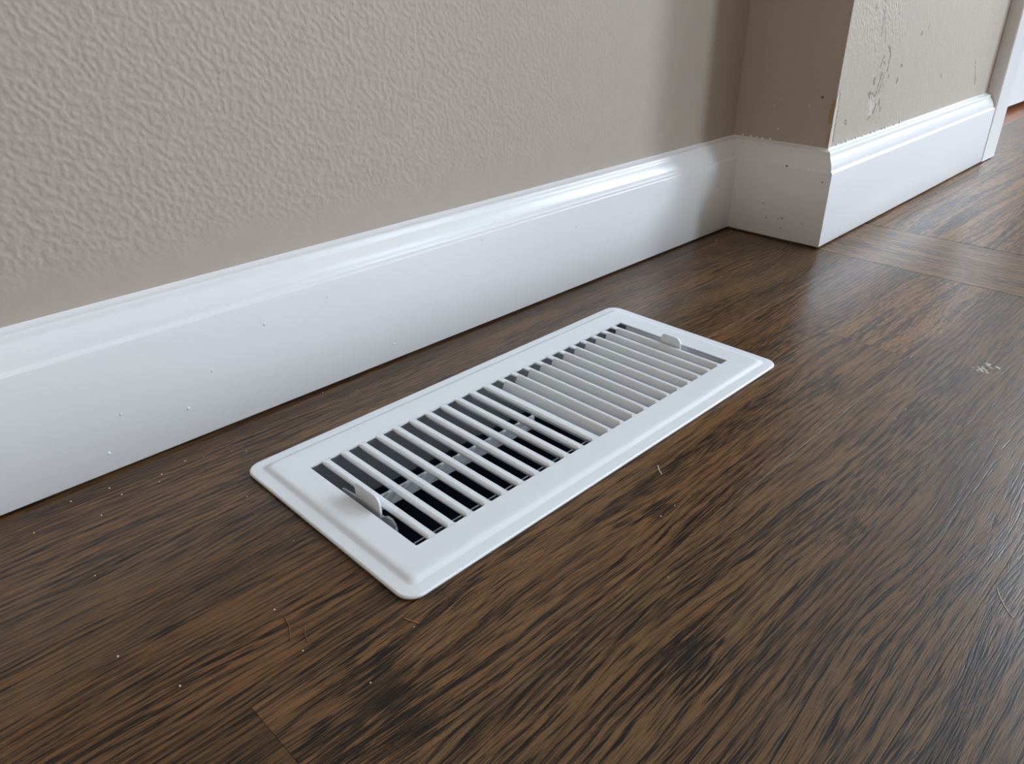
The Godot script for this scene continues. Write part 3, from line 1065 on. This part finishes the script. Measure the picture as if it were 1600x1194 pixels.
# ---------------------------------------------------------------- worn paint at the corner
func ragged(rng: RandomNumberGenerator, pts: Array, jitter: float) -> PackedVector2Array:
	var out := PackedVector2Array()
	for i in pts.size():
		var a := Vector2(pts[i][0], pts[i][1])
		var b := Vector2(pts[(i + 1) % pts.size()][0], pts[(i + 1) % pts.size()][1])
		var steps := maxi(1, int(a.distance_to(b) / 0.004))
		for k in steps:
			out.append(a.lerp(b, float(k) / steps) + Vector2(rng.randf_range(-jitter, jitter), rng.randf_range(-jitter, jitter)))
	return out


func build_chips() -> void:
	var rng := RandomNumberGenerator.new()
	rng.seed = 7
	var corner: Node3D = get_node("wall_corner")
	var n := Vector3(-BUMP_SLOPE, 0, 1).normalized()
	var along := Vector3(1, 0, BUMP_SLOPE).normalized()
	# pale corner bead laid bare on the front, u along the wall, v up
	var st := begin()
	plate(st, ragged(rng, [[0.0002, 0.084], [0.0062, 0.084], [0.0050, 0.100], [0.0046, 0.112], [0.0030, 0.1245], [0.0004, 0.1265]], 0.0004), Vector3(CORNER_X, 0, BUMP_Z) + n * 0.0001, along, Vector3.UP, 0.0005)
	part("bare_plaster", st, mat(Color(0.77, 0.75, 0.72), 0.85), corner)
	# ochre paper torn on the return side
	for q in [[[0.0285, 0.1030], [0.0320, 0.1030], [0.0321, 0.1230], [0.0300, 0.1215], [0.0282, 0.1130]], [[0.0302, 0.0850], [0.0321, 0.0850], [0.0321, 0.0990], [0.0310, 0.0960]]]:
		st = begin()
		plate(st, ragged(rng, q, 0.0004), Vector3(CORNER_X - 0.0001, 0, 0), Vector3.BACK, Vector3.UP, 0.0005)
		part("torn_paper", st, mat(Color(0.66, 0.57, 0.42), 0.9), corner)
	# small marks on the return wall
	for q in [[0.0200, 0.1228, 0.0012, 0], [0.0102, 0.1150, 0.0016, 1], [-0.0217, 0.1118, 0.0010, 1], [-0.0151, 0.0930, 0.0011, 1], [-0.0166, 0.1176, 0.0009, 1]]:
		st = begin()
		blob(st, rng, Vector3(CORNER_X, q[1], q[0]), Vector3.LEFT, q[2], 0.0003)
		part("paint_chip", st, mat(Color(0.42, 0.38, 0.34) if q[3] == 0 else Color(0.80, 0.77, 0.73), 0.8), corner)
	# nicks in the shaded baseboard piece
	var ret: Node3D = get_node("baseboard_return")
	for q in [[0.0049, 0.0660, 0.0012], [0.0389, 0.0575, 0.0011], [-0.0117, 0.0304, 0.0008], [-0.0071, 0.0177, 0.0010], [0.0046, 0.0195, 0.0007], [0.0082, 0.0202, 0.0010], [0.0280, 0.0190, 0.0008], [0.0085, 0.0114, 0.0007]]:
		st = begin()
		blob(st, rng, Vector3(CORNER_X - BOARD_T, q[1], q[0]), Vector3.LEFT, q[2], 0.0002)
		part("scuff_mark", st, mat(Color(0.56, 0.53, 0.49), 0.8), ret)
	# paint runs and pimples in the long baseboard
	var back: Node3D = get_node("baseboard_back")
	for q in [[0.045, 0.052, 0.0010], [-0.004, 0.020, 0.0011], [0.128, 0.012, 0.0009], [0.205, 0.062, 0.0010], [0.218, 0.044, 0.0008], [-0.036, 0.030, 0.0008], [0.012, 0.036, 0.0007], [0.300, 0.050, 0.0007], [-0.046, 0.012, 0.0009], [0.085, 0.056, 0.0006]]:
		st = begin()
		blob(st, rng, Vector3(q[0], q[1], WALL_Z + BOARD_T), Vector3.BACK, q[2], 0.0004)
		part("paint_pimple", st, m_trim, back)
	# crust of paint along the top of the baseboards at the corner
	var crust := begin()
	for i in 16:
		var x := CORNER_X + 0.004 + 0.011 * i + rng.randf_range(-0.003, 0.003)
		blob(crust, rng, Vector3(x, 0.0828 + rng.randf_range(0, 0.0012), bump_z(x) + 0.0004), n, rng.randf_range(0.0008, 0.0019), 0.0003)
	for i in 7:
		blob(crust, rng, Vector3(CORNER_X - 0.0004, 0.0828 + rng.randf_range(0, 0.001), WALL_Z + 0.003 + 0.026 * rng.randf() + 0.004 * (i % 3)), Vector3.LEFT, rng.randf_range(0.0010, 0.0020), 0.0006)
	part("paint_crust", crust, m_trim, corner).set_meta("kind", "stuff")


# A small low lump on a surface that faces n.
func blob(st: SurfaceTool, rng: RandomNumberGenerator, at: Vector3, n: Vector3, r: float, h: float) -> void:
	var u := n.cross(Vector3.UP if absf(n.y) < 0.9 else Vector3.RIGHT).normalized()
	var v := n.cross(u)
	var ring := []
	var mid := []
	for i in 8:
		var a := TAU * i / 8
		var k := r * rng.randf_range(0.65, 1.15)
		ring.append(at + (u * cos(a) + v * sin(a)) * k)
		mid.append(at + (u * cos(a) + v * sin(a)) * k * 0.6 + n * h * 0.8)
	for i in 8:
		var j := (i + 1) % 8
		var o: Vector3 = (ring[i] + ring[j] - at * 2).normalized()
		quad(st, ring[i], ring[j], mid[j], mid[i], (n * 0.6 + o * 0.8).normalized())
		tri(st, mid[i], mid[j], at + n * h, n)


# ---------------------------------------------------------------- dust and hairs
const CRUMBS := [[-0.0695, -0.0356], [-0.0633, -0.0146], [-0.0504, -0.0241], [-0.0526, -0.0336], [-0.0081, -0.0271], [-0.0165, -0.0302], [-0.0299, -0.0270], [-0.0333, -0.0216], [-0.0892, -0.0229], [-0.0803, 0.0252], [-0.0105, 0.0641], [-0.0378, 0.0953], [-0.0321, 0.1508], [-0.0050, 0.1412], [0.1163, 0.1682], [0.1274, 0.1680], [0.0855, 0.1938], [0.8673, 0.0491], [0.7336, 0.0480], [0.9702, 0.0420], [0.6312, 0.1177], [0.4814, -0.0316], [0.5161, -0.0372], [0.0727, -0.0420], [0.0885, -0.0298], [0.0100, -0.0163], [-0.0090, 0.0200], [0.0047, -0.0218], [-0.0800, 0.1046], [-0.0902, 0.0756], [-0.0411, 0.1213], [0.2921, 0.2093], [0.2777, 0.2097], [0.4138, 0.1858]]


func tube(st: SurfaceTool, pts: Array, r: float) -> void:
	for i in pts.size() - 1:
		var a: Vector3 = pts[i]
		var b: Vector3 = pts[i + 1]
		var d := (b - a).normalized()
		var u := d.cross(Vector3.UP).normalized()
		var v := u.cross(d)
		for k in 5:
			var p := TAU * k / 5
			var q := TAU * (k + 1) / 5
			var n0 := u * cos(p) + v * sin(p)
			var n1 := u * cos(q) + v * sin(q)
			quad(st, a + n0 * r, a + n1 * r, b + n1 * r, b + n0 * r, n0 + n1, [n0, n1, n1, n0])


func build_litter() -> void:
	var rng := RandomNumberGenerator.new()
	rng.seed = 21
	var pale := mat(Color(0.74, 0.68, 0.60), 0.8)
	var first: MeshInstance3D = null
	for q in CRUMBS:
		var o: MeshInstance3D
		if first == null:
			var st := begin()
			blob(st, rng, Vector3.ZERO, Vector3.UP, 0.00042, 0.0004)
			first = part("crumb", st, pale)
			o = first
		else:
			o = first.duplicate()
			add_child(o, true)
		o.name = "crumb" if o == first else "crumb_%03d" % CRUMBS.find(q)
		o.position = Vector3(q[0], 0.0, q[1])
		o.rotation.y = rng.randf() * TAU
		var s := rng.randf_range(0.6, 1.15) * (1.0 if q[0] < 0.4 else 1.8)
		o.scale = Vector3(s, s, s)
		var where := "left of the register on the open floor"
		if q[0] > 0.52:
			where = "beyond the cross boards, before the bright baseboard"
		elif q[0] > 0.44:
			where = "in the shaded inner corner by the short baseboard"
		elif q[0] > 0.25:
			where = "right of the register, along the board seam"
		elif q[1] > 0.133:
			where = "in front of the register, towards the camera" if q[0] > 0.05 else "before the register's nearest corner"
		elif q[1] < -0.012:
			where = "along the foot of the long baseboard, left of the register" if q[0] < 0.04 else "in the gap between register and baseboard"
		tag(o, "tiny pale crumb of dust " + where, "crumb", "", "dust crumbs " + where)
	var threads := [
		["lint", [[0.1487, 0.1433], [0.1462, 0.1455], [0.1436, 0.1492]], 0.00022, Color(0.82, 0.80, 0.77), "short white lint thread beside the register's front edge"],
		["hair", [[0.1727, 0.2912], [0.1690, 0.2930], [0.1648, 0.2958], [0.1618, 0.2982], [0.1594, 0.3009]], 0.00013, Color(0.86, 0.82, 0.76), "single curved pale hair lying at the right edge of the floor"],
		["straw", [[-0.0050, 0.1350], [-0.0040, 0.1380], [-0.0026, 0.1413]], 0.00022, Color(0.62, 0.48, 0.30), "short straw coloured splinter before the register's nearest corner"],
		["straw", [[-0.0369, 0.1011], [-0.0385, 0.1075], [-0.0418, 0.1140]], 0.00020, Color(0.40, 0.29, 0.18), "brown fibre crossing the grain left of the register's nearest corner, the longer of two"],
		["straw", [[-0.0343, 0.1116], [-0.0362, 0.1150], [-0.0379, 0.1192]], 0.00018, Color(0.40, 0.29, 0.18), "brown fibre crossing the grain, the shorter and nearer of two"],
	]
	var count := 0
	for t in threads:
		var pts := []
		for p in t[1]:
			pts.append(Vector3(p[0], float(t[2]), p[1]))
		var st := begin()
		tube(st, pts, t[2])
		var o := part(t[0], st, mat(t[3], 0.7))
		if t[0] == "straw":
			o.name = "straw" if count == 0 else "straw_%03d" % count
			count += 1
		tag(o, t[4], "thread" if t[0] != "hair" else "hair")
	# a dried whitish paint spot, broken into flakes
	var st := begin()
	for i in 16:
		var p := Vector2(rng.randfn(0, 0.0042), rng.randfn(0, 0.0030))
		blob(st, rng, Vector3(0.3753 + p.x, 0.0, 0.2236 + p.y), Vector3.UP, rng.randf_range(0.0006, 0.0022), 0.00025)
	var spot := part("paint_spot", st, mat(Color(0.64, 0.62, 0.59), 0.5))
	tag(spot, "dried whitish paint spot on the floor right of the register", "paint spot")
